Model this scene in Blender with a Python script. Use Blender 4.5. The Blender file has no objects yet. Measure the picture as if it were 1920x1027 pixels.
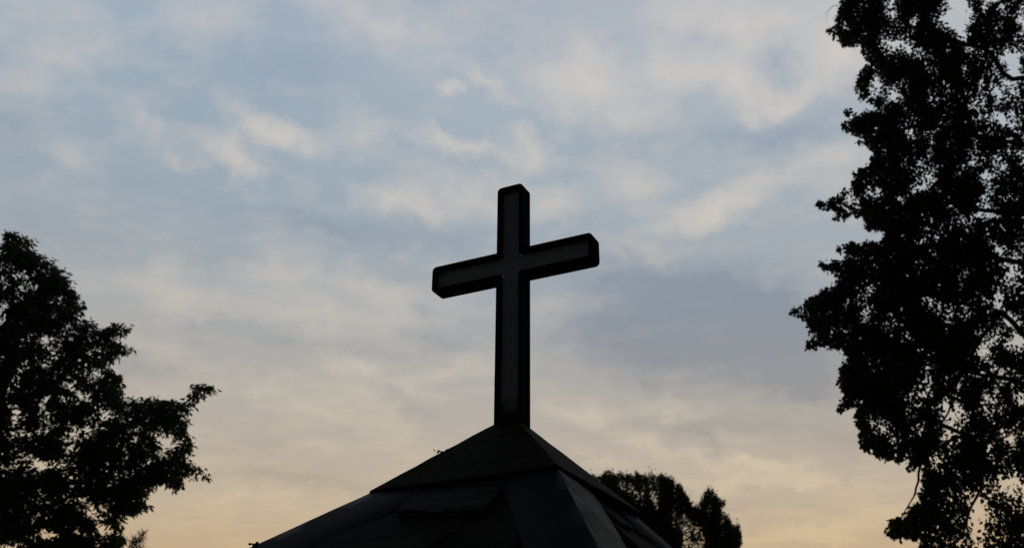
import bpy, bmesh, math, random
import numpy as np
from mathutils import Vector, Matrix, noise as mnoise

# ------------------------------------------------------------------ camera
S = bpy.context.scene
COL = S.collection
F_PX, PITCH, ROLL = 1851.6, 0.46222, 0.00855
CAMZ = 1.6
cd = bpy.data.cameras.new('camera'); cam = bpy.data.objects.new('camera', cd); COL.objects.link(cam)
fw = Vector((0, math.cos(PITCH), math.sin(PITCH)))
r0 = Vector((1, 0, 0)); u0 = Vector((0, -math.sin(PITCH), math.cos(PITCH)))
rt = math.cos(ROLL)*r0 + math.sin(ROLL)*u0
up = -math.sin(ROLL)*r0 + math.cos(ROLL)*u0
M = Matrix((rt, up, -fw)).transposed().to_4x4(); M.translation = (0, 0, CAMZ)
cam.matrix_world = M
cd.sensor_width = 36; cd.lens = F_PX/1920*36; cd.clip_end = 5000; cd.clip_start = 0.05
cd.dof.use_dof = True; cd.dof.focus_distance = 3.98; cd.dof.aperture_fstop = 4.0
S.camera = cam

def ray(px, py):
    """direction of a photograph pixel, used to measure where real things stand"""
    d = fw + rt*((px-960)/F_PX) - up*((py-513.5)/F_PX)
    return d
def at(px, py, Y):
    d = ray(px, py); return Vector((0, 0, CAMZ)) + d*(Y/d.y)
def azel(px, py):
    d = ray(px, py).normalized()
    return math.atan2(d.x, d.y), math.asin(d.z)
def lin(c):
    return tuple(((v/255+0.055)/1.055)**2.4 if v > 10 else v/255/12.92 for v in c)

# ------------------------------------------------------------------ world
SUN_EL, SUN_AZ = math.radians(2.5), math.radians(8)      # just over the horizon, behind the roof
W = bpy.data.worlds.new('World'); S.world = W; W.use_nodes = True
nt = W.node_tree; nt.nodes.clear()
def N(t, **k):
    n = nt.nodes.new(t)
    for a, b in k.items(): setattr(n, a, b)
    return n
def L(a, b): nt.links.new(a, b)
def val(sock, v):
    if hasattr(v, 'is_linked') or hasattr(v, 'links'): L(v, sock)
    else: sock.default_value = v
def mth(op, a, b=None, c=None, clamp=False):
    n = N('ShaderNodeMath', operation=op, use_clamp=clamp)
    val(n.inputs[0], a)
    if b is not None: val(n.inputs[1], b)
    if c is not None: val(n.inputs[2], c)
    return n.outputs[0]
def mixc(f, a, b):
    n = N('ShaderNodeMix', data_type='RGBA'); val(n.inputs[0], f)
    for s, v in ((n.inputs[6], a), (n.inputs[7], b)):
        if isinstance(v, tuple): s.default_value = (*v, 1)
        else: L(v, s)
    return n.outputs[2]
tc = N('ShaderNodeTexCoord'); sep = N('ShaderNodeSeparateXYZ'); L(tc.outputs['Generated'], sep.inputs[0])
X, Y, Z = sep.outputs
az = mth('ARCTAN2', X, Y); el = mth('ARCSINE', Z)
ae = N('ShaderNodeCombineXYZ'); L(az, ae.inputs[0]); L(el, ae.inputs[1])
# cloud-layer plane coordinates (a flat layer overhead)
zc_ = mth('MAXIMUM', Z, 0.03)
pl = N('ShaderNodeCombineXYZ'); L(mth('DIVIDE', X, zc_), pl.inputs[0]); L(mth('DIVIDE', Y, zc_), pl.inputs[1])
def noise(vec, scale, detail=4, rough=0.5, dist=0.0, off=(0,0,0), rot=0, sc=(1,1,1)):
    mp = N('ShaderNodeMapping'); L(vec, mp.inputs[0]); mp.inputs[1].default_value = off
    mp.inputs[2].default_value = (0,0,rot); mp.inputs[3].default_value = sc
    n = N('ShaderNodeTexNoise'); L(mp.outputs[0], n.inputs['Vector'])
    n.inputs['Scale'].default_value = scale; n.inputs['Detail'].default_value = detail
    n.inputs['Roughness'].default_value = rough; n.inputs['Distortion'].default_value = dist
    return n
# warped az/el so that the patches get uneven outlines
w1 = noise(ae.outputs[0], 14, 5, 0.55)
vs = N('ShaderNodeVectorMath', operation='SUBTRACT'); L(w1.outputs['Color'], vs.inputs[0]); vs.inputs[1].default_value = (.5,.5,.5)
vm = N('ShaderNodeVectorMath', operation='MULTIPLY'); L(vs.outputs[0], vm.inputs[0]); vm.inputs[1].default_value = (.06,.045,0)
va = N('ShaderNodeVectorMath', operation='ADD'); L(ae.outputs[0], va.inputs[0]); L(vm.outputs[0], va.inputs[1])
w2 = noise(ae.outputs[0], 42, 4, 0.6, off=(5,1,0))
vs2 = N('ShaderNodeVectorMath', operation='SUBTRACT'); L(w2.outputs['Color'], vs2.inputs[0]); vs2.inputs[1].default_value = (.5,.5,.5)
vm2 = N('ShaderNodeVectorMath', operation='MULTIPLY'); L(vs2.outputs[0], vm2.inputs[0]); vm2.inputs[1].default_value = (.045,.03,0)
va2 = N('ShaderNodeVectorMath', operation='ADD'); L(va.outputs[0], va2.inputs[0]); L(vm2.outputs[0], va2.inputs[1])
wae = va2.outputs[0]
def blobs(lst):
    acc = 0.0
    for (px, py, sx, sy, rot, amp) in lst:
        a, e = azel(px, py)
        mp = N('ShaderNodeMapping', vector_type='TEXTURE'); L(wae, mp.inputs[0])
        mp.inputs[1].default_value = (a, e, 0); mp.inputs[2].default_value = (0, 0, -math.radians(rot))
        k = 2.3/F_PX
        mp.inputs[3].default_value = (sx*k/math.cos(e), sy*k, 1)
        g = N('ShaderNodeTexGradient', gradient_type='QUADRATIC_SPHERE'); L(mp.outputs[0], g.inputs[0])
        acc = mth('MULTIPLY_ADD', g.outputs['Fac'], amp*1.3, acc)
    return acc
CREAM = [(500,232,60,20,4,.55),(545,248,40,18,14,.5),(448,298,34,24,5,.8),(440,335,30,18,30,.3),(332,298,30,12,10,.35),(130,300,70,30,15,.25),(262,230,22,34,-10,.3),
 (735,375,60,28,0,.8),(725,60,90,50,10,.55),(380,40,44,50,-20,.3),(850,168,24,11,0,.7),(912,152,46,18,28,.55),(672,240,50,28,0,.35),
 (60,60,150,60,0,.25),(50,165,50,22,0,.3),(95,120,50,12,0,.2),
 (1110,150,95,48,28,.8),(1060,190,60,40,0,.3),(1385,45,90,60,0,.75),(1260,40,60,40,10,.4),(1390,165,50,34,30,.8),(1475,193,46,15,0,.9),
 (1255,140,44,34,20,.6),(1575,110,46,60,20,.9),(1000,282,50,26,15,.8),(860,275,80,14,8,.6),(890,375,80,26,0,.45),(1030,400,54,36,0,.6),
 (1190,340,48,44,40,.5),(1330,392,76,24,-14,1.0),(1470,335,110,24,-10,.4),(1185,460,50,18,10,.5),(1590,300,50,40,0,.3),
 (325,550,60,28,10,.45),(560,520,120,24,5,.35),(610,590,130,34,8,.5),(740,560,80,26,8,.5),(440,585,80,16,0,.2),(665,690,70,13,4,.45),(700,765,80,34,25,.4),
 (830,700,60,18,0,.3),(490,740,90,20,5,.3),(600,830,90,20,5,.25),(1040,590,44,36,0,.4),(1080,700,44,18,0,.25),(1060,770,80,20,10,.3),
 (1455,888,76,15,10,.9),(1190,820,60,14,20,.4),(1560,985,110,16,-5,.5),(1440,720,90,16,5,.35),(1300,850,60,10,15,.3),(560,960,150,26,0,.2),(1500,1000,160,14,-4,.5),(1350,905,90,9,8,.5),(1120,850,70,10,10,.3),(1640,930,60,20,0,.3),(1250,760,80,14,12,.3),(470,930,120,10,0,.3),(820,880,60,18,0,.3),(1420,870,60,8,6,.4),(1500,905,50,8,0,.5),(1130,790,60,12,20,.4),(1580,1010,60,8,0,.5),(1440,960,70,8,4,.3),(600,770,60,10,20,.3),(760,720,70,10,15,.35)]
SHADE = [(500,110,130,46,-5,.5),(560,150,60,40,0,.35),(25,235,50,60,0,.45),(330,200,90,60,30,.25),(60,420,120,40,0,.25),(250,345,60,40,0,.15),
 (1300,78,34,22,0,.3),(1455,110,26,50,0,.55),(1450,255,150,26,6,.7),(1180,265,110,24,5,.3),(930,60,90,40,10,.3),(1600,190,40,30,0,.4),(1130,70,90,20,0,.3),
 (1310,545,190,42,20,.85),(1440,600,150,60,18,.9),(1230,650,230,70,12,.5),(1500,720,140,44,8,.55),(1400,800,160,20,6,.35),(1150,800,90,12,0,.2),(600,900,120,10,4,.25),(450,830,120,12,0,.2),(1130,600,80,70,0,.25),(1130,520,90,30,15,.35),(1180,590,120,50,10,.35),(1280,660,170,40,8,.35),(1480,680,100,30,10,.35),
 (600,432,190,24,4,.55),(820,450,110,24,5,.35),(410,480,120,14,0,.25),(360,615,50,22,30,.3),(540,640,110,14,5,.25),(250,690,80,14,0,.35),(820,640,100,18,5,.3),
 (1325,812,50,14,30,.45),(1210,710,90,16,20,.25),(1330,950,120,18,8,.25),(1600,830,90,24,0,.3),(780,760,40,18,30,.2),(480,880,120,14,0,.2)]
bc, bs = blobs(CREAM), blobs(SHADE)
n1 = noise(pl.outputs[0], 3.4, 6, .52, .25, off=(3.1,1.7,0), rot=.5, sc=(1.0,1.35,1))
n2 = noise(pl.outputs[0], 9.0, 5, .55, .2, off=(.4,2.2,0), rot=.3, sc=(1,1.2,1))
n3 = noise(ae.outputs[0], 15, 6, .55, .3, off=(7,3,0), sc=(.85,1.35,1))
nn = mth('ADD', mth('MULTIPLY', n1.outputs['Fac'], .25), mth('ADD', mth('MULTIPLY', n2.outputs['Fac'], .33), mth('MULTIPLY', n3.outputs['Fac'], .42)))
mod = mth('MULTIPLY_ADD', mth('SUBTRACT', nn, .5), 1.9, 1.0, clamp=False)
mod = mth('MAXIMUM', mod, 0.15)
crr = mth('MAXIMUM', mth('ADD', mth('MULTIPLY', bc, mod), mth('MULTIPLY', mth('SUBTRACT', nn, .49), 1.9)), 0.0)
cre = mth('SUBTRACT', 1.0, mth('POWER', .25, crr))
sh = mth('MULTIPLY', bs, mth('MULTIPLY_ADD', mth('SUBTRACT', nn, .5), -2.2, 1.0), clamp=True)
def ramp(inp, stops):
    n = N('ShaderNodeValToRGB'); L(inp, n.inputs[0]); cr = n.color_ramp; cr.interpolation = 'B_SPLINE'
    while len(cr.elements) < len(stops): cr.elements.new(0.5)
    for e, (p, c) in zip(cr.elements, stops): e.position = p; e.color = (*lin(c), 1)
    return n.outputs[0]
def elv(py): return azel(960, py)[1]/1.0
def stops(l): return [(elv(py), c) for py, c in sorted(l, key=lambda q: -q[0])]
base = ramp(el, [(0.0,(176,128,84))] + stops([(1200,(195,160,116)),(1027,(200,178,147)),(940,(194,179,158)),(820,(186,177,166)),(690,(177,175,171)),(580,(169,174,178)),(430,(158,172,184)),(200,(160,176,190)),(0,(169,182,196))]) + [(1.0,(120,135,160))])
creamc = ramp(el, [(0.0,(220,170,110))] + stops([(1027,(218,197,160)),(900,(219,203,172)),(700,(211,201,186)),(500,(214,205,193)),(250,(219,210,200)),(0,(218,210,204))]) + [(1.0,(190,190,195))])
shadec = ramp(el, [(0.0,(150,110,80))] + stops([(1027,(172,150,122)),(850,(158,153,148)),(640,(138,147,159)),(500,(139,151,166)),(250,(152,167,183)),(0,(154,169,187))]) + [(1.0,(110,125,150))])
# the left of the sky is a little cooler and dimmer than the right, where it is thinly veiled
side = mth('MULTIPLY_ADD', az, 1.0, .30, clamp=True)
veil = mth('MULTIPLY', side, mth('MULTIPLY', mth('SUBTRACT', el, .42, clamp=True), 1.8, clamp=True), clamp=True)
cl = mixc(veil, base, creamc)
cl = mixc(mth('MULTIPLY', cre, .9), cl, creamc)
cl = mixc(mth('MULTIPLY', sh, .9), cl, shadec)
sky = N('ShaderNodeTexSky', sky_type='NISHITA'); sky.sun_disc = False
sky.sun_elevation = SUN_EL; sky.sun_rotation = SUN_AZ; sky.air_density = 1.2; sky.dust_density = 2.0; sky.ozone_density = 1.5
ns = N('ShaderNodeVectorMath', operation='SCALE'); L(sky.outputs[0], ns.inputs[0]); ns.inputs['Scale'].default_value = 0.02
# cloud light held to a cone ahead; sky dimmed elsewhere to darken the roof
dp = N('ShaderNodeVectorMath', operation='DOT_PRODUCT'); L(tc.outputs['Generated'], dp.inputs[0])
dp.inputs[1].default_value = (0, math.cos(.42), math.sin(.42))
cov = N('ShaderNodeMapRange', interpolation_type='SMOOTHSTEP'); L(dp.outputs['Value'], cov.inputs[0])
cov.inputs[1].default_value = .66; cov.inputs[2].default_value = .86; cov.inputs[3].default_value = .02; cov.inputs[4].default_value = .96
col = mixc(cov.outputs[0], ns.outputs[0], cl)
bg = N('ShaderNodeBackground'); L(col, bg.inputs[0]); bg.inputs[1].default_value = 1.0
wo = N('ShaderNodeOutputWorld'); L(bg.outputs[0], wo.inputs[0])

# ------------------------------------------------------------------ sun (weak, veiled by cloud)
sl = bpy.data.lights.new('sun', 'SUN'); so = bpy.data.objects.new('sun', sl); COL.objects.link(so)
sl.energy = 0.25; sl.angle = math.radians(12); sl.color = (1, .72, .45)
sd = Vector((math.sin(SUN_AZ)*math.cos(SUN_EL), math.cos(SUN_AZ)*math.cos(SUN_EL), math.sin(SUN_EL)))
so.rotation_euler = sd.to_track_quat('Z', 'Y').to_euler()
S.view_settings.view_transform = 'Standard'; S.view_settings.look = 'None'
S.view_settings.exposure = 0; S.view_settings.gamma = 1

# ------------------------------------------------------------------ materials
def mat(name, c1, c2, scale=6, rough=.7, detail=6, bump=0.0, bscale=None, metallic=0, stretch=(1,1,1), c3=None, spec=.3, coord='Object', lo=.35, hi=.65):
    m = bpy.data.materials.new(name); m.use_nodes = True; t = m.node_tree; b = t.nodes['Principled BSDF']
    tcn = t.nodes.new('ShaderNodeTexCoord'); mp = t.nodes.new('ShaderNodeMapping'); mp.inputs[3].default_value = stretch
    t.links.new(tcn.outputs[coord], mp.inputs[0])
    n = t.nodes.new('ShaderNodeTexNoise'); n.inputs['Scale'].default_value = scale; n.inputs['Detail'].default_value = detail; n.inputs['Roughness'].default_value = .62
    t.links.new(mp.outputs[0], n.inputs['Vector'])
    r = t.nodes.new('ShaderNodeValToRGB'); r.color_ramp.elements[0].position = lo; r.color_ramp.elements[1].position = hi
    r.color_ramp.elements[0].color = (*c1, 1); r.color_ramp.elements[1].color = (*c2, 1)
    if c3: e = r.color_ramp.elements.new(min(hi+.1, .95)); e.color = (*c3, 1)
    t.links.new(n.outputs['Fac'], r.inputs[0]); t.links.new(r.outputs[0], b.inputs['Base Color'])
    b.inputs['Roughness'].default_value = rough; b.inputs['Metallic'].default_value = metallic; b.inputs['Specular IOR Level'].default_value = spec
    if bump:
        n2 = t.nodes.new('ShaderNodeTexNoise'); n2.inputs['Scale'].default_value = bscale or scale*3; n2.inputs['Detail'].default_value = 8
        t.links.new(mp.outputs[0], n2.inputs['Vector'])
        bp = t.nodes.new('ShaderNodeBump'); bp.inputs['Strength'].default_value = bump; bp.inputs['Distance'].default_value = .01
        t.links.new(n2.outputs['Fac'], bp.inputs['Height']); t.links.new(bp.outputs[0], b.inputs['Normal'])
    return m
M_frame = mat('cross_frame_paint', (.010,.010,.009), (.022,.020,.018), 9, .75, bump=.25, bscale=60, spec=.2)
M_panel = mat('cross_panel_paint', (.37,.40,.46), (.49,.51,.57), 16, .6, bump=.25, bscale=70, c3=(.22,.22,.21))
def foot_tone(m):  # panel colour gets browner and darker towards the foot
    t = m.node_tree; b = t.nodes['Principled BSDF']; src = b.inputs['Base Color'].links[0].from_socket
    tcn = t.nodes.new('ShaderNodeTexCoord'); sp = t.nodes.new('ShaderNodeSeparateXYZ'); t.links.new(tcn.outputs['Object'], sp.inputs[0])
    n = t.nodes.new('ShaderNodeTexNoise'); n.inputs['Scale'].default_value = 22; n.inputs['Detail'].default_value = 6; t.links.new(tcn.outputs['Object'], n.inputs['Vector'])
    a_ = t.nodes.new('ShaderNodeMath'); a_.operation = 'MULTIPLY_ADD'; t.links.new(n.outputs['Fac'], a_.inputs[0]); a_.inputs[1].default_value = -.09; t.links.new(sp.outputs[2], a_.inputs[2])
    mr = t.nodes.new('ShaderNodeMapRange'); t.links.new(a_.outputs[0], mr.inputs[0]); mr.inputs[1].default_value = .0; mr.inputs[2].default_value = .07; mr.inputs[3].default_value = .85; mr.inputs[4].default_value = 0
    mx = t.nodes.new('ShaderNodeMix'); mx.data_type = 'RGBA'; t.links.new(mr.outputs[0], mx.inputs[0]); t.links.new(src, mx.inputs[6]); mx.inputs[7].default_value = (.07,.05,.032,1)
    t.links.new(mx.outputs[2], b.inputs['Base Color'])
foot_tone(M_panel)
M_cap = mat('cap_sheet', (.024,.017,.010), (.042,.033,.021), 11, .85, bump=.5, bscale=34, lo=.36, hi=.66, spec=.1)
M_flash = mat('hip_flashing', (.034,.041,.055), (.046,.055,.070), 5, .6, bump=.12, bscale=20, spec=.15)
M_flash_lit = mat('streaked_lit_flashing', (.035,.030,.018), (.23,.22,.205), 5, .6, bump=.6, bscale=9, stretch=(.5,1.9,1.9), lo=.40, hi=.56)  # streaked sheet; the brighter sky on this side is put into its paler colour
M_slate = mat('slate', (.050,.046,.042), (.098,.092,.083), 5, .9, bump=1.0, bscale=16, stretch=(.5,1.5,1.5), spec=.1)
M_under = mat('roof_board', (.012,.011,.010), (.020,.018,.015), 8, .9)
M_wall = mat('render_wall', (.22,.20,.17), (.30,.28,.24), 4, .9, bump=.4)
M_wood = mat('fascia_timber', (.035,.025,.018), (.06,.045,.03), 5, .8, stretch=(1,1,8))
M_debris = mat('dry_leaf', (.03,.02,.012), (.05,.035,.02), 30, .9)
M_bark = mat('bark', (.020,.017,.014), (.05,.043,.035), 8, .95, bump=.6, stretch=(1,1,.3))
def leafmat(name, a, b):
    m = mat(name, a, b, 1.3, .6, spec=.25); t = m.node_tree; p = t.nodes['Principled BSDF']; o_ = t.nodes['Material Output']
    tr = t.nodes.new('ShaderNodeBsdfTranslucent'); mx = t.nodes.new('ShaderNodeMixShader'); mx.inputs[0].default_value = .42
    t.links.new(p.inputs['Base Color'].links[0].from_socket, tr.inputs[0])
    t.links.new(p.outputs[0], mx.inputs[1]); t.links.new(tr.outputs[0], mx.inputs[2]); t.links.new(mx.outputs[0], o_.inputs[0])
    return m
M_leafL = leafmat('leaf_green', (.060,.095,.040), (.095,.130,.055))
M_leafR = leafmat('leaf_dark', (.030,.040,.018), (.055,.065,.028))
M_leafB = leafmat('leaf_far', (.085,.085,.038), (.12,.115,.055))
M_needle = leafmat('leaf_shoot', (.035,.045,.02), (.05,.06,.03))
M_ground = mat('grass_ground', (.022,.035,.014), (.05,.065,.028), .6, .95, bump=.6, bscale=14)

# ------------------------------------------------------------------ helpers
def empty(name, loc, rz=0, **props):
    o = bpy.data.objects.new(name, None); o.empty_display_size = .3; COL.objects.link(o); o.location = loc; o.rotation_euler = (0,0,rz)
    for k, v in props.items(): o[k] = v
    return o
def obj(name, bm_or_me, m, parent=None, smooth=False, **props):
    if isinstance(bm_or_me, bmesh.types.BMesh):
        me = bpy.data.meshes.new(name); bmesh.ops.recalc_face_normals(bm_or_me, faces=bm_or_me.faces); bm_or_me.to_mesh(me); bm_or_me.free()
    else: me = bm_or_me
    me.materials.append(m)
    if smooth: me.polygons.foreach_set('use_smooth', [True]*len(me.polygons))
    o = bpy.data.objects.new(name, me); COL.objects.link(o)
    if parent: o.parent = parent
    for k, v in props.items(): o[k] = v
    return o
def bevel(o, w, seg=2):
    b = o.modifiers.new('bevel', 'BEVEL'); b.width = w; b.segments = seg; b.limit_method = 'ANGLE'; b.angle_limit = math.radians(40)
def prism(bm, poly, thick_vec):
    """closed solid: polygon and its copy moved by thick_vec"""
    a = [bm.verts.new(p) for p in poly]; b = [bm.verts.new(Vector(p)+thick_vec) for p in poly]; n = len(a)
    bm.faces.new(a); bm.faces.new(b[::-1])
    for i in range(n): bm.faces.new((a[i], b[i], b[(i+1)%n], a[(i+1)%n]))
    return a, b

# ------------------------------------------------------------------ ground
gb = bmesh.new(); R_ = [0, 3, 8, 20, 50, 120, 300, 900]; prev = None
for r in R_:
    ring = [gb.verts.new((r*math.cos(a*math.tau/48), r*math.sin(a*math.tau/48), -.002*r*.3+.03*mnoise.noise(Vector((r*math.cos(a*math.tau/48)*.2, r*math.sin(a*math.tau/48)*.2, 0))))) for a in range(48)] if r else [gb.verts.new((0,0,0))]
    if prev:
        for i in range(48):
            if len(prev) == 1: gb.faces.new((prev[0], ring[i], ring[(i+1)%48]))
            else: gb.faces.new((prev[i], ring[i], ring[(i+1)%48], prev[(i+1)%48]))
    prev = ring
obj('ground', gb, M_ground, kind='structure')

# ------------------------------------------------------------------ cross and roof
YAW = .46225
CX, CY, CZ = 0.005, 3.5667, CAMZ+1.80854
a, d, LA, ZT = .0588, .0729, .36, .3643
cross = empty('cross', (CX, CY, CZ-.66), -YAW, label='large dark Latin cross with a paler inset panel, standing on the tip of the roof', category='cross')
def outline(h, Lx, zt, zb, r):
    """cross outline (counter-clockwise, x-z plane); ends of the bars rounded by r"""
    pts = [(-h,zb,0),(h,zb,0),(h,-h,0),(Lx,-h,r),(Lx,h,r),(h,h,0),(h,zt,r),(-h,zt,r),(-h,h,0),(-Lx,h,r),(-Lx,-h,r),(-h,-h,0)]
    out = []
    n = len(pts)
    for i, (x, z, rr) in enumerate(pts):
        p = Vector((x, z))
        if rr <= 0: out.append([p]*7 if r > 0 else [p]*7); continue
        q0 = (Vector(pts[i-1][:2])-p).normalized(); q1 = (Vector(pts[(i+1)%n][:2])-p).normalized()
        A, B, Cc = p+q0*rr, p+q1*rr, p+(q0+q1)*rr
        arc = []
        a0 = math.atan2(*(A-Cc).yx); a1 = math.atan2(*(B-Cc).yx); da = (a1-a0+math.pi) % math.tau - math.pi
        for k in range(7): t = a0+da*k/6; arc.append(Cc+Vector((math.cos(t), math.sin(t)))*rr)
        out.append(arc)
    res = []
    for grp in out:
        if (grp[0]-grp[-1]).length < 1e-9: res.append((grp[0], 1))
        else:
            for g in grp: res.append((g, 7))
    return [r_[0] for r_ in res]
T = .0180
ZB = -.75 + .66; off = .66          # local z of the frame's foot; the empty sits at the foot of the post
def shift(p): return [Vector((q.x, q.y+off)) for q in p]
outer = shift(outline(a, LA, ZT, -.75, .019))
inner = shift(outline(a-T, LA-T, ZT-T, -.632, .009))
bm = bmesh.new()
V = {}
for nm, lp in (('o', outer), ('i', inner)):
    for y, s in ((-d/2, 'f'), (d/2, 'b')): V[nm+s] = [bm.verts.new((q.x, y, q.y)) for q in lp]
n = len(outer)
for i in range(n):
    j = (i+1) % n
    bm.faces.new((V['of'][i], V['of'][j], V['if'][j], V['if'][i])); bm.faces.new((V['ob'][j], V['ob'][i], V['ib'][i], V['ib'][j]))
    bm.faces.new((V['of'][j], V['of'][i], V['ob'][i], V['ob'][j])); bm.faces.new((V['if'][i], V['if'][j], V['ib'][j], V['ib'][i]))
fr = obj('frame', bm, M_frame, cross); bevel(fr, .0018, 2)
# inset panel, its inner corners nipped off so that a pin-hole of sky shows in two of them
h = a-T
pp = outline(h+.001, LA-T+.001, ZT-T+.001, -.633, .008)
pan = []
for q in pp:
    nip = None
    if abs(q.x-(h+.001)) < 1e-5 and abs(q.y-(h+.001)) < 1e-5: nip = 1
    if abs(q.x+(h+.001)) < 1e-5 and abs(q.y+(h+.001)) < 1e-5: nip = -1
    if nip: 
        g = .0095
        if nip == 1: pan += [Vector((h+g, h+.001)), Vector((h-g*.3, h-g*.3)), Vector((h+.001, h+g))]
        else: pan += [Vector((-h-g, -h-.001)), Vector((-h+g*.3, -h+g*.3)), Vector((-h-.001, -h-g))]
    else: pan.append(q)
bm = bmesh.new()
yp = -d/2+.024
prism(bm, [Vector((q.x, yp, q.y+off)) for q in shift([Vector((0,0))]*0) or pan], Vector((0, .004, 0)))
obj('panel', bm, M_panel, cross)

# ---- roof (local frame: x along the cross arms, -y towards the front)
z0 = CZ                                                    # heights below are measured from the cross centre
shrine = empty('shrine', (CX, CY, 0), -YAW, label='small hip-roofed shrine of dark slate slabs with a folded sheet cap carrying the cross', category='shrine')
def P(r, ang, z): return Vector((r*math.cos(math.radians(ang)), -r*math.sin(math.radians(ang)), z0+z))
CANG = [138.2, 47.3, -44.8, -133.5]
R_C, Z_C, Z_A = .511, -.947, -.6236
cc = [P(R_C, g, Z_C) for g in CANG]; apex = P(0, 0, Z_A)
bm = bmesh.new()
def subdiv_cap():
    rows = 10; rings = []
    for k in range(1, rows+1):
        t = k/rows; ring = []
        for i in range(4):
            A, B = apex.lerp(cc[i], t), apex.lerp(cc[(i+1)%4], t)
            for q in range(10):
                p = A.lerp(B, q/10)
                wob = mnoise.noise(p*7)*.0035*min(1, t*2) if 0 < q else mnoise.noise(p*16)*.0035
                ring.append(p+Vector((0,0,wob)))
        rings.append(ring)
    return rings
rings = subdiv_cap(); ctr = P(0,0,0)
# rounded lip turned down and under
last = rings[-1]
cen = sum(last, Vector())/len(last)
def off_ring(ring, out, dz): return [p+Vector(((p.x-cen.x), (p.y-cen.y), 0)).normalized()*out+Vector((0,0,dz)) for p in ring]
rings += [off_ring(last, .004, -.004), off_ring(last, .0045, -.010), off_ring(last, .001, -.0155), off_ring(last, -.012, -.0165)]
inn = [p.lerp(cen, .35) for p in last]; inn = [Vector((p.x, p.y, z0+Z_C-.0165)) for p in inn]; rings.append(inn)
vr = [[bm.verts.new(p) for p in r] for r in rings]; va_ = bm.verts.new(apex); m_ = len(vr[0])
for i in range(m_): bm.faces.new((va_, vr[0][i], vr[0][(i+1)%m_]))
for k in range(len(vr)-1):
    for i in range(m_): bm.faces.new((vr[k][i], vr[k+1][i], vr[k+1][(i+1)%m_], vr[k][(i+1)%m_]))
bm.faces.new(vr[-1])
cap = obj('roof_cap', bm, M_cap, shrine, label='folded sheet metal cap covering the tip of the roof')

# pale scuffs near the ridge of the cap, laid on as thin chips
rl = random.Random(8); M_scuff = mat('pale_scuff', (.34,.34,.31), (.55,.54,.50), 60, .9)
def cap_pt(i, s_, t): return apex.lerp(cc[i].lerp(cc[(i+1)%4], s_), t)
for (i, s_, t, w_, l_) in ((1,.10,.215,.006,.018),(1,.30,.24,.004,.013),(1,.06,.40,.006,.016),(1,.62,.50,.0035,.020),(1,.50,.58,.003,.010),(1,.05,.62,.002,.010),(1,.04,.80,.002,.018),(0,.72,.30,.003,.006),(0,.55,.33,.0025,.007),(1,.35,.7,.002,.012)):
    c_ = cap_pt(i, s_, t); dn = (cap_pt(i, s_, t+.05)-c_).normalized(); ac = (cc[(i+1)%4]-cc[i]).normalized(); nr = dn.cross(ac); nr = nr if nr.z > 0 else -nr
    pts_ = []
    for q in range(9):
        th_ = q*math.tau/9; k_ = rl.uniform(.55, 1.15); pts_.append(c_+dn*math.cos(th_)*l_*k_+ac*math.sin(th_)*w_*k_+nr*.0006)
    bm = bmesh.new(); prism(bm, pts_, nr*.0014); obj('scuff_spot', bm, M_scuff, shrine)

# hips of the slate roof: (angle, slope, height at axis); the roof is hand-made and not quite even
HIP = [(138.0, .548, -.677), (47.0, .927, -.490), (-45.5, .712, -.611), (-134.0, .70, -.63)]
RT, RE = .488, 1.22
EZ = [-1.345, -1.60, -1.47, -1.47]
def hip(i, r):
    g, k, zz = HIP[i % 4]
    z = zz-k*r
    if r > .95:                                     # towards the eaves the four hips come level
        t = min(1, (r-.95)/(RE-.95)); z = (zz-k*.95)*(1-t)+EZ[i % 4]*t
    return P(r, g, z)
def fp(i, s, r, lift=0.0):
    """point on roof face i: s = 0..1 from hip i to hip i+1, r = distance down the hips"""
    A, B = hip(i, r), hip(i+1, r); p = A.lerp(B, s)
    A2, B2 = hip(i, r+.01), hip(i+1, r+.01); q = A2.lerp(B2, s)
    nrm = (q-p).cross(B-A); nrm.normalize()
    if nrm.z < 0: nrm = -nrm
    return p+nrm*lift
bm = bmesh.new()
for i in range(4):
    g = [[bm.verts.new(fp(i, s/6, RT+(RE-RT)*k/8, -.03)) for s in range(7)] for k in range(9)]
    for k in range(8):
        for s in range(6): bm.faces.new((g[k][s], g[k][s+1], g[k+1][s+1], g[k+1][s]))
bmesh.ops.remove_doubles(bm, verts=bm.verts, dist=.0005)
obj('roof_boards', bm, M_under, shrine)
# slate slabs, thick and hand-cut, laid in courses on each face (one part per face)
rnd = random.Random(5)
def slab(bm, i, s0, s1, ra, rb, cut0, cut1, lift, th=.02, skew=0, lt=None):
    """hand-cut slab with angled lower corners and a split, uneven edge"""
    W_ = (hip(i, rb)-hip(i+1, rb)).length
    def f(s, r, l): return fp(i, s, r, l)
    top = [(s0, ra), (s1, ra)]
    outl = [(s0, ra), (s1, ra)]
    rm = rb-(rb-ra)*.45
    outl.append((s1, rm+skew*.3))
    k = 7
    x0, x1 = s0+cut0/W_, s1-cut1/W_
    for q in range(k+1):
        t = q/k; outl.append((x1+(x0-x1)*t, rb+rnd.uniform(-.004, .004)))
    outl.append((s0, rm))
    tops, bots = [], []
    for (s, r) in outl:
        low = (r-ra)/(rb-ra+1e-6)
        tops.append(bm.verts.new(f(s, r, lift+th*low+rnd.uniform(-.0012, .0012))))
        bots.append(bm.verts.new(f(s+rnd.uniform(-.002, .002), r+rnd.uniform(-.002, .005)*low, lift+th*low-th*(.35+.65*low))))
    bm.faces.new(tops); bm.faces.new(bots[::-1]); nn_ = len(tops)
    for q in range(nn_): bm.faces.new((tops[q], bots[q], bots[(q+1)%nn_], tops[(q+1)%nn_]))
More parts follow.
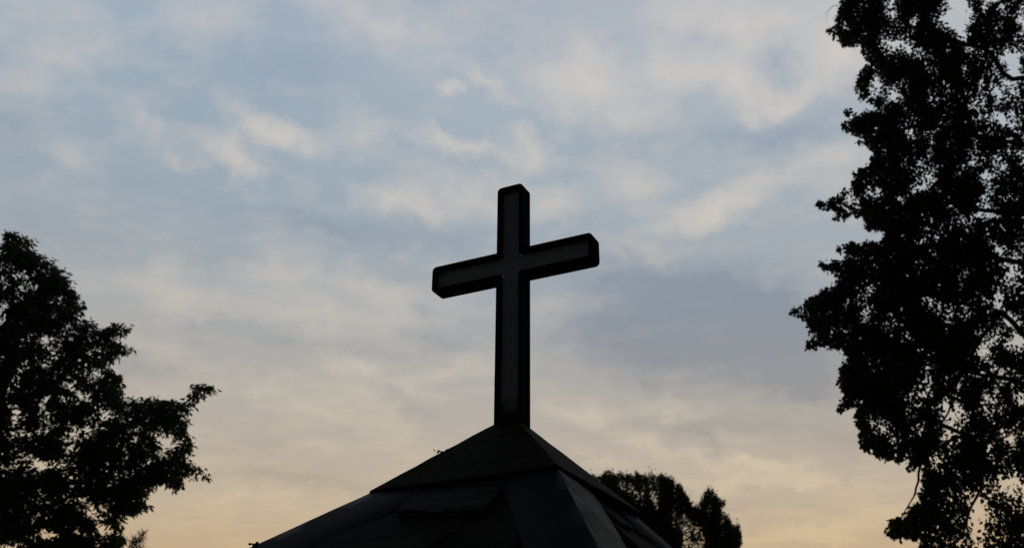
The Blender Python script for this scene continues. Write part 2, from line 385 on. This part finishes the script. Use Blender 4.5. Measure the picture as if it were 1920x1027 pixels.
def pslab(bm, i, poly, l0, l1, th):
    """slab from its outline; it lifts from l0 at the top to l1 at the lower edge, which is split and uneven"""
    pts = []
    for q in range(len(poly)):
        A, B = Vector(poly[q]), Vector(poly[(q+1) % len(poly)])
        for t in range(5): pts.append(A.lerp(B, t/5)+Vector((rnd.uniform(-.005,.005), rnd.uniform(-.006,.006))))
    ra, rb = min(p.y for p in pts), max(p.y for p in pts); tops, mids, bots = [], [], []
    cx_ = sum(p.x for p in pts)/len(pts)
    for p in pts:
        low = (p.y-ra)/(rb-ra); lf = l0+(l1-l0)*low; dx = (cx_-p.x)
        tops.append(bm.verts.new(fp(i, p.x, p.y, lf+rnd.uniform(-.001,.001))))
        mids.append(bm.verts.new(fp(i, p.x+rnd.uniform(-.003,.003), p.y+low*rnd.uniform(-.002,.011), lf-th*rnd.uniform(.35,.6))))
        bots.append(bm.verts.new(fp(i, p.x+dx*.015, p.y+rnd.uniform(-.004,.004), lf-th)))
    bm.faces.new(tops); bm.faces.new(bots[::-1]); n_ = len(tops)
    for a_, b_ in ((tops, mids), (mids, bots)):
        for q in range(n_): bm.faces.new((a_[q], b_[q], b_[(q+1)%n_], a_[(q+1)%n_]))
for i in range(4):
    bm = bmesh.new()
    if i == 0:
        pslab(bm, 0, [(.47,.62),(.745,.58),(.80,.70),(.797,.784),(.752,.853),(.715,.93),(.50,.94),(.47,.80)], -.030, -.008, .020)
        pslab(bm, 0, [(.17,.60),(.36,.62),(.585,.66),(.600,.715),(.583,.765),(.521,.864),(.47,.915),(.17,.94),(.19,.80)], -.022, .004, .022)
        pslab(bm, 0, [(.245,.455),(.715,.455),(.722,.570),(.700,.625),(.671,.690),(.60,.692),(.50,.700),(.40,.688),(.338,.685),(.304,.583)], -.020, .016, .030)
        rr = .90
    else:
        rr = RT-.02
    row = 0
    while rr < RE-.02:
        rb = min(RE+.02, rr+.165+rnd.uniform(-.01, .01)); W_ = (hip(i, rb)-hip(i+1, rb)).length
        s = (.34 if i == 1 else .06)+rnd.uniform(0, .08); dl = -.012 if i == 1 else 0
        while s < .93:
            w = rnd.uniform(.20, .30)/W_; e = min(s+w, .96)
            if e-s > .05: slab(bm, i, s, e, rr-.035, rb, rnd.uniform(.03, .07), rnd.uniform(.03, .07), -.014+dl+rnd.uniform(-.003, .003), rnd.uniform(.016, .024), rnd.uniform(-.02, .02))
            s += w*.9
        rr = rb-.03; row += 1
    o = obj('slate_slabs', bm, M_slate, shrine); bevel(o, .0015, 1)
# hip flashings: folded sheet over each hip, one flange on either face
wf = {0: ((.19, .22), (.20, .24)), 1: ((.195, .23), (.215, .235)), 2: ((.16, .18), (.16, .18)), 3: ((.16, .18), (.16, .18))}
def flange(bm, i, side, w0, w1, lift):
    # side 0: face i, measured from its hip i;  side 1: face i-1, measured from its hip i
    face = i if side == 0 else (i-1) % 4
    K = 10; rows = []
    for k in range(K+1):
        r = RT+(RE-RT)*k/K; w = w0+(w1-w0)*k/K
        ln = (hip(face, r)-hip(face+1, r)).length
        row = []
        for q in range(5):
            s = w/ln*q/4
            s = s if side == 0 else 1-s
            row.append(fp(face, s, r, lift+.002*mnoise.noise(Vector((q*.7, k*.9, i*3+side)))-(.012 if q == 4 else .004*q/4)))
        rows.append(row)
    return rows
for i in range(4):
    # wf[i][0]: flange on face i-1 side ... widths measured along the courses
    for side, (w0, w1) in ((0, wf[i][0] if i == 0 else wf[i][1]), (1, wf[i][0])):
        pass
    bm = bmesh.new()
    wa = (.255, .24) if i == 0 else (.335, .30) if i == 1 else (.225, .25)         # on face i
    wb = (.215, .26) if i == 1 else (.20, .24)          # on face i-1
    if i == 0: wb = (.2, .24)
    RA = flange(bm, i, 0, *wa, 0); RB = flange(bm, i, 1, *wb, 0)
    for rows, flip in ((RA, 0), (RB, 1)):
        g = [[bm.verts.new(p) for p in row] for row in rows]
        g2 = [[bm.verts.new(p-Vector((0,0,.004))) for p in row] for row in rows]
        K = len(g)-1
        for k in range(K):
            for q in range(4):
                bm.faces.new((g[k][q], g[k][q+1], g[k+1][q+1], g[k+1][q])); bm.faces.new((g2[k][q], g2[k+1][q], g2[k+1][q+1], g2[k][q+1]))
            bm.faces.new((g[k][4], g2[k][4], g2[k+1][4], g[k+1][4]))
        for q in range(4): bm.faces.new((g[K][q], g[K][q+1], g2[K][q+1], g2[K][q]))
    bmesh.ops.remove_doubles(bm, verts=bm.verts, dist=.0004)
    o = obj('hip_flashing', bm, M_flash, shrine)
    if i == 1:
        o['label'] = 'nearest hip flashing, smooth bluish sheet in front and streaked grey to the right with sky light in its colour'
        o.data.materials.append(M_flash_lit)
        inv = [p for p in o.data.polygons]
        for p in inv:
            c = p.center
            # face 1 lies on the +x side of the hip
            hn = Vector((hip(1, .8)-hip(1, .5)).xy).normalized(); rel = Vector((c.x, c.y))-hip(1, .5).xy
            if hn.cross(rel) > 0: p.material_index = 1
    o.modifiers.new('w', 'WEIGHTED_NORMAL')
# eaves and wall below
bm = bmesh.new()
for i in range(4):
    A, B = fp(i, 0, RE, -.03), fp(i, 1, RE, -.03); inn_ = Vector((0,0,0))-Vector((A.x+B.x, A.y+B.y, 0)); inn_.normalize()
    vs_ = [A, B, B-Vector((0,0,.12)), A-Vector((0,0,.12))]
    prism(bm, [v+inn_*.012 for v in vs_], inn_*.025)
obj('fascia', bm, M_wood, shrine)
bm = bmesh.new(); hw = .62; zt_ = z0-1.36
prism(bm, [(-hw,-hw,-.05),(hw,-hw,-.05),(hw,hw,-.05),(-hw,hw,-.05)], Vector((0,0,zt_+.05)))
o = obj('wall', bm, M_wall, shrine); bevel(o, .01, 2)

# ------------------------------------------------------------------ leaves and trees
def build_mesh(name, verts, faces_flat, sizes):
    me = bpy.data.meshes.new(name)
    me.vertices.add(len(verts)); me.vertices.foreach_set('co', np.asarray(verts, np.float32).ravel())
    me.loops.add(len(faces_flat)); me.loops.foreach_set('vertex_index', np.asarray(faces_flat, np.int32))
    st = np.concatenate(([0], np.cumsum(sizes)[:-1])).astype(np.int32)
    me.polygons.add(len(sizes)); me.polygons.foreach_set('loop_start', st); me.polygons.foreach_set('loop_total', np.asarray(sizes, np.int32))
    me.update(calc_edges=True); return me
def leaves_mesh(name, C_, D_, L_, W_, rng, blade=.42):
    """C_ base points, D_ directions, L_ lengths, W_ widths -> folded blades"""
    n = len(C_); D_ = D_/np.linalg.norm(D_, axis=1, keepdims=True)
    rv = rng.normal(size=(n,3)); Sd = np.cross(D_, rv); Sd /= np.linalg.norm(Sd, axis=1, keepdims=True)
    Nn = np.cross(D_, Sd)
    L1 = L_[:,None]; W1 = W_[:,None]
    base = C_; tip = C_+D_*L1-Nn*L1*.10
    l1 = C_+D_*L1*.28+Sd*W1*.42+Nn*W1*.10; l2 = C_+D_*L1*.62+Sd*W1*.40+Nn*W1*.06
    r1 = C_+D_*L1*.28-Sd*W1*.42+Nn*W1*.10; r2 = C_+D_*L1*.62-Sd*W1*.40+Nn*W1*.06
    V = np.stack([base, l1, l2, tip, r2, r1], 1).reshape(-1, 3)
    o = (np.arange(n)*6)[:,None]
    F = np.concatenate([o+np.array([0,1,2,3]), o+np.array([0,3,4,5])], 1).reshape(-1)
    return build_mesh(name, V, F, np.full(2*n, 4))
def tubes_mesh(name, segs, sides=5):
    """segs: list of (p0, p1, r0, r1)"""
    V = []; F = []; k = 0
    for p0, p1, a0, a1 in segs:
        dd = (p1-p0)
        if dd.length < 1e-5: continue
        q = dd.to_track_quat('Z', 'Y'); s = 3 if a0 < .012 else sides
        for p, r in ((p0, a0), (p1, a1)):
            for j in range(s):
                t = j*math.tau/s; V.append(p+q @ Vector((math.cos(t)*r, math.sin(t)*r, 0)))
        for j in range(s): F.append((k+j, k+(j+1)%s, k+s+(j+1)%s, k+s+j))
        k += 2*s
    return build_mesh(name, np.array([tuple(v) for v in V]), np.array(F).ravel(), np.full(len(F), 4))
def inpoly(x, y, poly):
    c = np.zeros(len(x), bool); n = len(poly); j = n-1
    for i in range(n):
        xi, yi = poly[i]; xj, yj = poly[j]
        if yi != yj: c ^= ((yi > y) != (yj > y)) & (x < (xj-xi)*(y-yi)/(yj-yi)+xi)
        j = i
    return c
def edge_dist(x, y, poly):
    dm = np.full(len(x), 1e9); n = len(poly)
    for i in range(n):
        ax, ay = poly[i]; bx, by = poly[(i+1)%n]; dx, dy = bx-ax, by-ay; l2 = dx*dx+dy*dy+1e-9
        t = np.clip(((x-ax)*dx+(y-ay)*dy)/l2, 0, 1); dm = np.minimum(dm, np.hypot(x-ax-t*dx, y-ay-t*dy))
    return dm
FWn, RTn, UPn = (np.array(v) for v in (fw, rt, up))
def at_np(px, py, Yd):
    dd = FWn[None]+RTn[None]*((px-960)/F_PX)[:,None]-UPn[None]*((py-513.5)/F_PX)[:,None]
    return np.array([0,0,CAMZ])[None]+dd*(Yd/dd[:,1])[:,None]
def tree(name, label, poly, Yd, thick, nclump, leafL, leafW, mleaf, trunk_px, limbs, seed, holes=(), per=(14, 22), spread=(.11,.11), droop=.8, style='hang', inset=7, sag=.25, dens=None, fringe=7.0):
    """crown outline measured from the photograph, given its own distance, depth and branching"""
    rng = np.random.default_rng(seed); rn = random.Random(seed)
    xs = [p[0] for p in poly]; ys = [p[1] for p in poly]
    # candidate clump centres
    PX, PY = [], []
    tot = 0
    while tot < nclump:
        x = rng.uniform(min(xs), max(xs), 4000); y = rng.uniform(min(ys), max(ys), 4000)
        ok = inpoly(x, y, poly); x, y = x[ok], y[ok]
        ed = edge_dist(x, y, poly); ok = ed > inset*rng.uniform(.35, 1.2, len(x)); x, y, ed = x[ok], y[ok], ed[ok]
        vis = (x > -60) & (x < 1980) & (y > -60) & (y < 1090)
        keep = vis | (rng.random(len(x)) < .45)
        for hx, hy, hr, hq in holes: keep &= ~((np.hypot((x-hx), (y-hy)*hq) < hr*rng.uniform(.9, 1.25, len(x))) & (rng.random(len(x)) < .97))
        # uneven density: clumps and thinner places
        nz = np.array([mnoise.noise(Vector((xx/55, yy/55, seed))) for xx, yy in zip(x, y)])
        keep &= (rng.random(len(x)) < np.clip(.62+nz*1.3, .12, 1)) | (ed < 22)
        nz2 = np.array([mnoise.noise(Vector((xx/17, yy/26, seed+9))) for xx, yy in zip(x, y)])
        keep &= (nz2 > -.22) | (rng.random(len(x)) < .35)
        if dens: keep &= rng.random(len(x)) < np.array([dens(a_, b_) for a_, b_ in zip(x, y)])
        x, y = x[keep], y[keep]; PX.append(x); PY.append(y); tot += len(x)
    px = np.concatenate(PX)[:nclump]; py = np.concatenate(PY)[:nclump]
    # sprays along the outline keep its fingers and notches
    ex, ey = [], []
    for (ax, ay), (bx, by) in zip(poly, poly[1:]+poly[:1]):
        ln = math.hypot(bx-ax, by-ay)
        if not (-80 < ax < 2000 and -80 < ay < 1110): continue
        for q in range(max(1, int(ln/fringe*2))):
            t = rng.random(); nx_, ny_ = -(by-ay)/(ln+1e-6), (bx-ax)/(ln+1e-6); ii = rng.uniform(.2, 2.2)*fringe*.55
            for sg in (1, -1):
                X_, Y_ = ax+(bx-ax)*t+nx_*ii*sg, ay+(by-ay)*t+ny_*ii*sg
                if inpoly(np.array([X_]), np.array([Y_]), poly)[0] and rng.random() < .62 and mnoise.noise(Vector((X_/16, Y_/16, seed))) > -.18: ex.append(X_); ey.append(Y_)
    px = np.concatenate([px, ex]); py = np.concatenate([py, ey])
    ed = edge_dist(px, py, poly)
    esc = np.clip(ed/(inset*2.6), .30, 1.0)
    half = thick*np.sqrt(np.clip(ed/140, .03, 1))
    dep = Yd+rng.uniform(-1, 1, len(px))*half
    Cn = at_np(px, py, dep)
    # skeleton: trunk and main limbs, then every clump joins its nearest branch
    nodes = []; segs = []
    tb = at(trunk_px[0], 1200, Yd); base = Vector((tb.x, Yd, -.1))
    path = [base]+[at(x, y, Yd) for x, y in trunk_px[1]]
    r0_ = trunk_px[2]
    fine = []
    for i in range(len(path)-1):
        for q in range(6): fine.append(path[i].lerp(path[i+1], q/6)+Vector((rn.uniform(-.03,.03), rn.uniform(-.03,.03), 0)))
    fine.append(path[-1])
    for i in range(len(fine)-1):
        segs.append((fine[i], fine[i+1], r0_*(1-.85*i/len(fine)), r0_*(1-.85*(i+1)/len(fine)))); nodes.append((fine[i], r0_*(1-.85*i/len(fine))))
    for lm in limbs:
        pts = [at(x, y, Yd+dz) for x, y, dz in lm[1:]]; rr = lm[0]
        near = min(nodes, key=lambda q: (q[0]-pts[0]).length)
        pts = [near[0]]+pts; fl = []
        for i in range(len(pts)-1):
            for q in range(8):
                c0 = pts[i].lerp(pts[i+1], q/8); wv = mnoise.noise_vector(c0*1.6)*.16+mnoise.noise_vector(c0*5)*.04
                fl.append(c0+wv)
        fl.append(pts[-1])
        for i in range(len(fl)-1):
            ra = rr*(1-.8*i/len(fl)); rb = rr*(1-.8*(i+1)/len(fl)); segs.append((fl[i], fl[i+1], ra, rb)); nodes.append((fl[i+1], rb))
    NP = np.zeros((len(nodes)+len(Cn)*2, 3)); NR = np.zeros(len(NP)); k = len(nodes)
    NP[:k] = [tuple(q[0]) for q in nodes]; NR[:k] = [q[1] for q in nodes]; TN = NP[:k].copy()
    dist = np.array([np.min(np.linalg.norm(TN-c, axis=1)) for c in Cn]); order = np.argsort(dist)
    par = np.zeros_like(Cn)
    for i in order:
        c = Cn[i]; dd = NP[:k]-c; l = np.linalg.norm(dd, axis=1)+np.maximum(0, -dd[:,2])*0+np.maximum(0, dd[:,2]*-.0)
        j = int(np.argmin(l)); p = NP[j]; L0 = l[j]
        r = min(NR[j]*.8, .004+.012*min(1, L0)); mid = (p+c)/2+np.array([0,0,sag*L0*.3])+rng.normal(0, .04*L0, 3)
        segs.append((Vector(p), Vector(mid), r, r*.75)); segs.append((Vector(mid), Vector(c), r*.75, max(.0022, r*.5)))
        NP[k] = mid; NR[k] = r*.75; NP[k+1] = c; NR[k+1] = max(.0022, r*.5); k += 2; par[i] = mid
    # leaves
    cnt = np.maximum(3, (rng.integers(per[0], per[1]+1, len(Cn))*np.clip(esc*1.15, .35, 1)).astype(int)); idx = np.repeat(np.arange(len(Cn)), cnt); n = len(idx); es_ = esc[idx][:,None]
    outd = Cn-par; outd /= (np.linalg.norm(outd, axis=1, keepdims=True)+1e-6)
    Ls = leafL*rng.uniform(.6, 1.15, n); Ws = leafW*rng.uniform(.7, 1.15, n)
    if style == 'hang':
        offv = rng.normal(size=(n,3))*np.array([spread[0], spread[0], spread[1]])*es_; t = rng.random(n)[:,None]
        Bp = Cn[idx]+offv*.8-outd[idx]*t*spread[0]*.6*es_
        Dv = rng.normal(size=(n,3))*.8+np.array([0,0,-droop])+outd[idx]*.3
    else:                                            # rosettes of long leaflets arching out and down
        th = rng.uniform(0, math.tau, n); el_ = rng.uniform(-.9, .35, n)
        Dv = np.stack([np.cos(th)*np.cos(el_), np.sin(th)*np.cos(el_), np.sin(el_)], 1)+outd[idx]*.5+np.array([0,0,-droop*.5])
        offv = Dv/np.linalg.norm(Dv, axis=1, keepdims=True)*rng.uniform(.0, 1, n)[:,None]*spread[0]*np.maximum(es_, .45); offv[:,2] -= (np.linalg.norm(offv[:,:2], axis=1)**2)/spread[0]*.5
        Bp = Cn[idx]+offv+rng.normal(size=(n,3))*spread[1]*.35
    root = empty(name, (base.x, base.y, 0), 0, label=label, category='tree')
    cm = leaves_mesh('crown', Bp-np.array([base.x, base.y, 0]), Dv, Ls, Ws, rng)
    obj('crown', cm, mleaf, root)
    bo = Vector((base.x, base.y, 0))
    tm = tubes_mesh('trunk', [(p-bo, q-bo, x, y) for p, q, x, y in segs], 7); obj('trunk', tm, M_bark, root)
    return root

LEFT = [(0,470),(12,432),(35,431),(62,447),(65,467),(89,482),(127,515),(148,547),(161,571),(152,590),(171,597),(192,615),(219,600),(245,612),(236,624),(214,628),(227,639),(251,656),(219,671),(206,682),(225,698),(238,716),(232,742),(272,742),(319,745),(348,748),(366,718),(390,715),(403,728),(378,744),(363,763),(349,774),(356,810),(361,839),(350,857),(378,875),(397,898),(370,890),(340,890),(348,925),(319,906),(292,905),(270,930),(296,958),(262,960),(232,968),(224,995),(240,1010),(205,1040),(190,1130),(40,1230),(-200,1250),(-430,1120),(-520,880),(-430,640),(-250,500),(-90,445)]
tree('broadleaf_tree', 'broadleaf tree in the left corner with long drooping leaves and a branch reaching right', LEFT, 14.0, 1.5, 4500, .090, .040, M_leafL,
     (-60, [(-50,1100),(-20,900),(10,700),(25,520)], .16),
     [[.04,(40,930,0),(140,860,.2),(260,800,.2),(345,755,.2)],[.012,(345,755,.2),(375,735,.2),(393,725,.2)],[.035,(30,800,0),(120,700,-.3),(190,640,-.2),(235,612,-.2)],[.035,(20,960,0),(150,930,-.4),(280,880,-.3),(370,880,-.2)],[.04,(-10,900,0),(100,980,.5),(210,985,.3)],
      [.05,(-60,800,.3),(-220,700,.5),(-350,700,.3)],[.05,(-60,950,-.3),(-250,950,-.5),(-400,900,-.3)],[.03,(20,640,0),(80,560,.2),(120,530,.2)]],
     11, holes=[(70,858,17,1.0),(177,797,10,1),(322,828,16,.8),(200,985,14,1.3),(215,890,8,1),(60,540,9,1),(120,740,8,1)], per=(20,28), spread=(.105,.06), droop=.9, style='rosette', inset=8, fringe=9)

RIGHT = [(1574,0),(1562,44),(1543,56),(1560,66),(1582,90),(1612,86),(1623,117),(1606,146),(1604,185),(1628,190),(1648,205),(1612,212),(1582,204),(1592,222),(1571,236),(1600,250),(1610,270),(1630,277),(1633,302),(1603,321),(1594,350),(1575,360),(1526,380),(1540,392),(1568,392),(1562,411),(1580,412),(1598,400),(1616,408),(1625,431),(1652,428),(1655,453),(1606,453),(1565,457),(1569,471),(1582,477),(1577,487),(1533,492),(1545,503),(1573,515),(1557,536),(1532,551),(1475,583),(1501,594),(1522,621),(1511,652),(1542,646),(1563,652),(1583,649),(1583,675),(1568,702),(1572,726),(1584,740),(1569,767),(1604,757),(1601,793),(1614,808),(1614,839),(1640,849),(1668,862),(1700,858),(1697,880),(1732,872),(1724,936),(1694,962),(1655,985),(1670,1008),(1690,1003),(1722,1008),(1727,1060),(1700,1180),(1900,1300),(2250,1250),(2480,900),(2520,300),(2400,-200),(2150,-480),(1850,-420),(1650,-220)]
tree('birch_tree', 'tall dark birch filling the right edge with hanging leafy branches', RIGHT, 12.0, 1.7, 12500, .063, .046, M_leafR,
     (2080, [(2060,1000),(2040,600),(2000,200),(1960,-150),(1930,-350)], .20),
     [[.05,(1990,700,0),(1880,590,.2),(1830,660,.2),(1800,705,.2),(1760,800,.2)],[.04,(1960,760,0),(1870,790,-.3),(1840,850,-.3),(1818,960,-.3),(1820,1020,-.3)],
      [.05,(1990,400,0),(1850,380,.4),(1700,390,.4),(1580,385,.3)],[.05,(1980,180,0),(1840,100,-.4),(1700,50,-.4),(1590,30,-.3)],[.05,(2000,520,0),(1820,480,-.5),(1680,520,-.5),(1530,570,-.3)],
      [.04,(1960,300,0),(1800,240,.3),(1690,240,.2),(1610,230,.1)],[.035,(1900,700,0),(1780,680,.3),(1690,700,.3),(1620,760,.2)],[.03,(1800,830,.2),(1740,870,.1),(1722,935,.1),(1690,970,.1)],
      [.008,(1590,8,.1),(1562,12,.1),(1548,30,.1)],[.005,(1562,12,.1),(1556,22,.1),(1550,42,.1)],
      [.06,(2100,500,0),(2250,400,0),(2400,350,0)],[.06,(2080,800,0),(2250,760,0),(2380,700,0)],[.05,(2000,0,0),(2150,-120,0),(2250,-250,0)]],
     23, holes=[(1798,25,30,1.0),(1805,70,16,1),(1712,40,14,1),(1725,100,10,1),(1768,757,13,.8),(1727,800,14,.8),(1745,850,9,1),(1614,592,10,.7),(1870,567,14,.8),(1837,650,12,1),(1830,945,22,.8),(1832,985,22,.7),(1830,1025,18,.8),(1675,180,11,.7),(1640,165,13,.6),(1775,775,12,1),(1895,600,10,1),(1850,330,14,1),(1880,370,10,1),(1745,265,8,1),(1700,250,6,1),(1835,160,10,1),(1868,105,10,1),(1870,180,8,1),(1880,700,14,1),(1850,740,10,1),(1700,800,9,1)],
     per=(15,22), spread=(.05,.075), droop=1.1, style='hang', inset=7, dens=lambda x, y: (.55 if x > 1835 else 1.0)*(.7 if y > 690 and x > 1690 else 1), fringe=6)
# bare twigs poking out at the top belong to the same birch, drawn into its trunk mesh
BACK = [(1050,905),(1090,893),(1112,892),(1128,890),(1140,878),(1150,889),(1167,885),(1180,889),(1193,879),(1203,889),(1213,889),(1225,886),(1234,892),(1241,886),(1250,895),(1262,897),(1268,905),(1279,907),(1286,922),(1296,933),(1297,944),(1303,950),(1309,951),(1312,940),(1317,926),(1328,914),(1342,918),(1350,934),(1361,938),(1358,950),(1354,957),(1365,963),(1372,976),(1376,984),(1387,982),(1393,1003),(1389,1040),(1380,1100),(1330,1150),(1180,1160),(1020,1130),(960,1040),(980,950)]
tree('weeping_birch', 'distant birch with fine drooping twigs showing above the right slope of the roof', BACK, 30.0, 2.2, 6200, .080, .044, M_leafB,
     (1190, [(1190,1100),(1195,1000),(1200,920)], .16),
     [[.05,(1230,1050,0),(1300,1000,0),(1330,925,0)],[.04,(1150,1030,0),(1140,950,0),(1140,890,0)],[.04,(1220,1000,0),(1250,930,0),(1265,900,0)],[.04,(1280,1060,0),(1350,1020,0),(1382,990,0)],[.04,(1130,1060,0),(1060,1000,0),(1010,980,0)]],
     37, holes=[(1165,905,7,1),(1185,905,6,1),(1196,925,6,1),(1228,935,7,.6),(1255,925,5,.8),(1262,975,5,1),(1284,1008,6,1),(1331,952,7,.8),(1355,1000,7,1)], per=(20,28), spread=(.07,.17), droop=1.6, style='hang', inset=5, fringe=6)
SAP = [(243,1027),(247,1012),(252,1006),(258,1012),(263,1000),(269,997),(274,1010),(270,1030),(280,1100),(262,1180),(240,1180),(228,1100)]
tree('young_tree', 'slender tree top with upright shoots at the foot of the left tree', SAP, 22.0, .25, 150, .13, .016, M_needle,
     (258, [(258,1150),(258,1060),(262,1006)], .04), [[.02,(252,1070,0),(250,1012,0)],[.02,(262,1060,0),(269,1002,0)]], 5, per=(8,12), spread=(.05,.08), droop=-1.6, style='hang', inset=2, fringe=8)

# ------------------------------------------------------------------ leaf litter caught on the roof
def litter(name, label, i_r, zoff, seed, n=7, size=.014):
    rng = np.random.default_rng(seed); ang, r, z = i_r
    p = P(r, ang, z); Wm = Matrix.Rotation(-YAW, 4, 'Z'); wp = Wm @ p+Vector((CX, CY, 0))
    C_ = rng.normal(size=(n,3))*np.array([.010,.010,.002]); C_[:,2] += .002
    D_ = rng.normal(size=(n,3))*np.array([1,1,.35])+np.array([0,0,.1])
    me = leaves_mesh(name, C_, D_, rng.uniform(.5,.9,n)*size*1.2, rng.uniform(.7,1.2,n)*size, rng)
    o = obj(name, me, M_debris, None, label=label, category='dead leaves', group='dead leaves caught on the roof hips'); o.location = wp
    sf = o.modifiers.new('t', 'SOLIDIFY'); sf.thickness = .0015
litter('dead_leaves', 'small crumpled dead leaves caught on the left ridge of the roof cap', (138.2, .268, Z_A+(Z_C-Z_A)*.525+.002), 0, 3)
litter('dead_leaves', 'dead leaves on the lower left hip of the slate roof at the bottom edge', (138.0, .885, -.677-.548*.885+.002), 0, 4, 9)
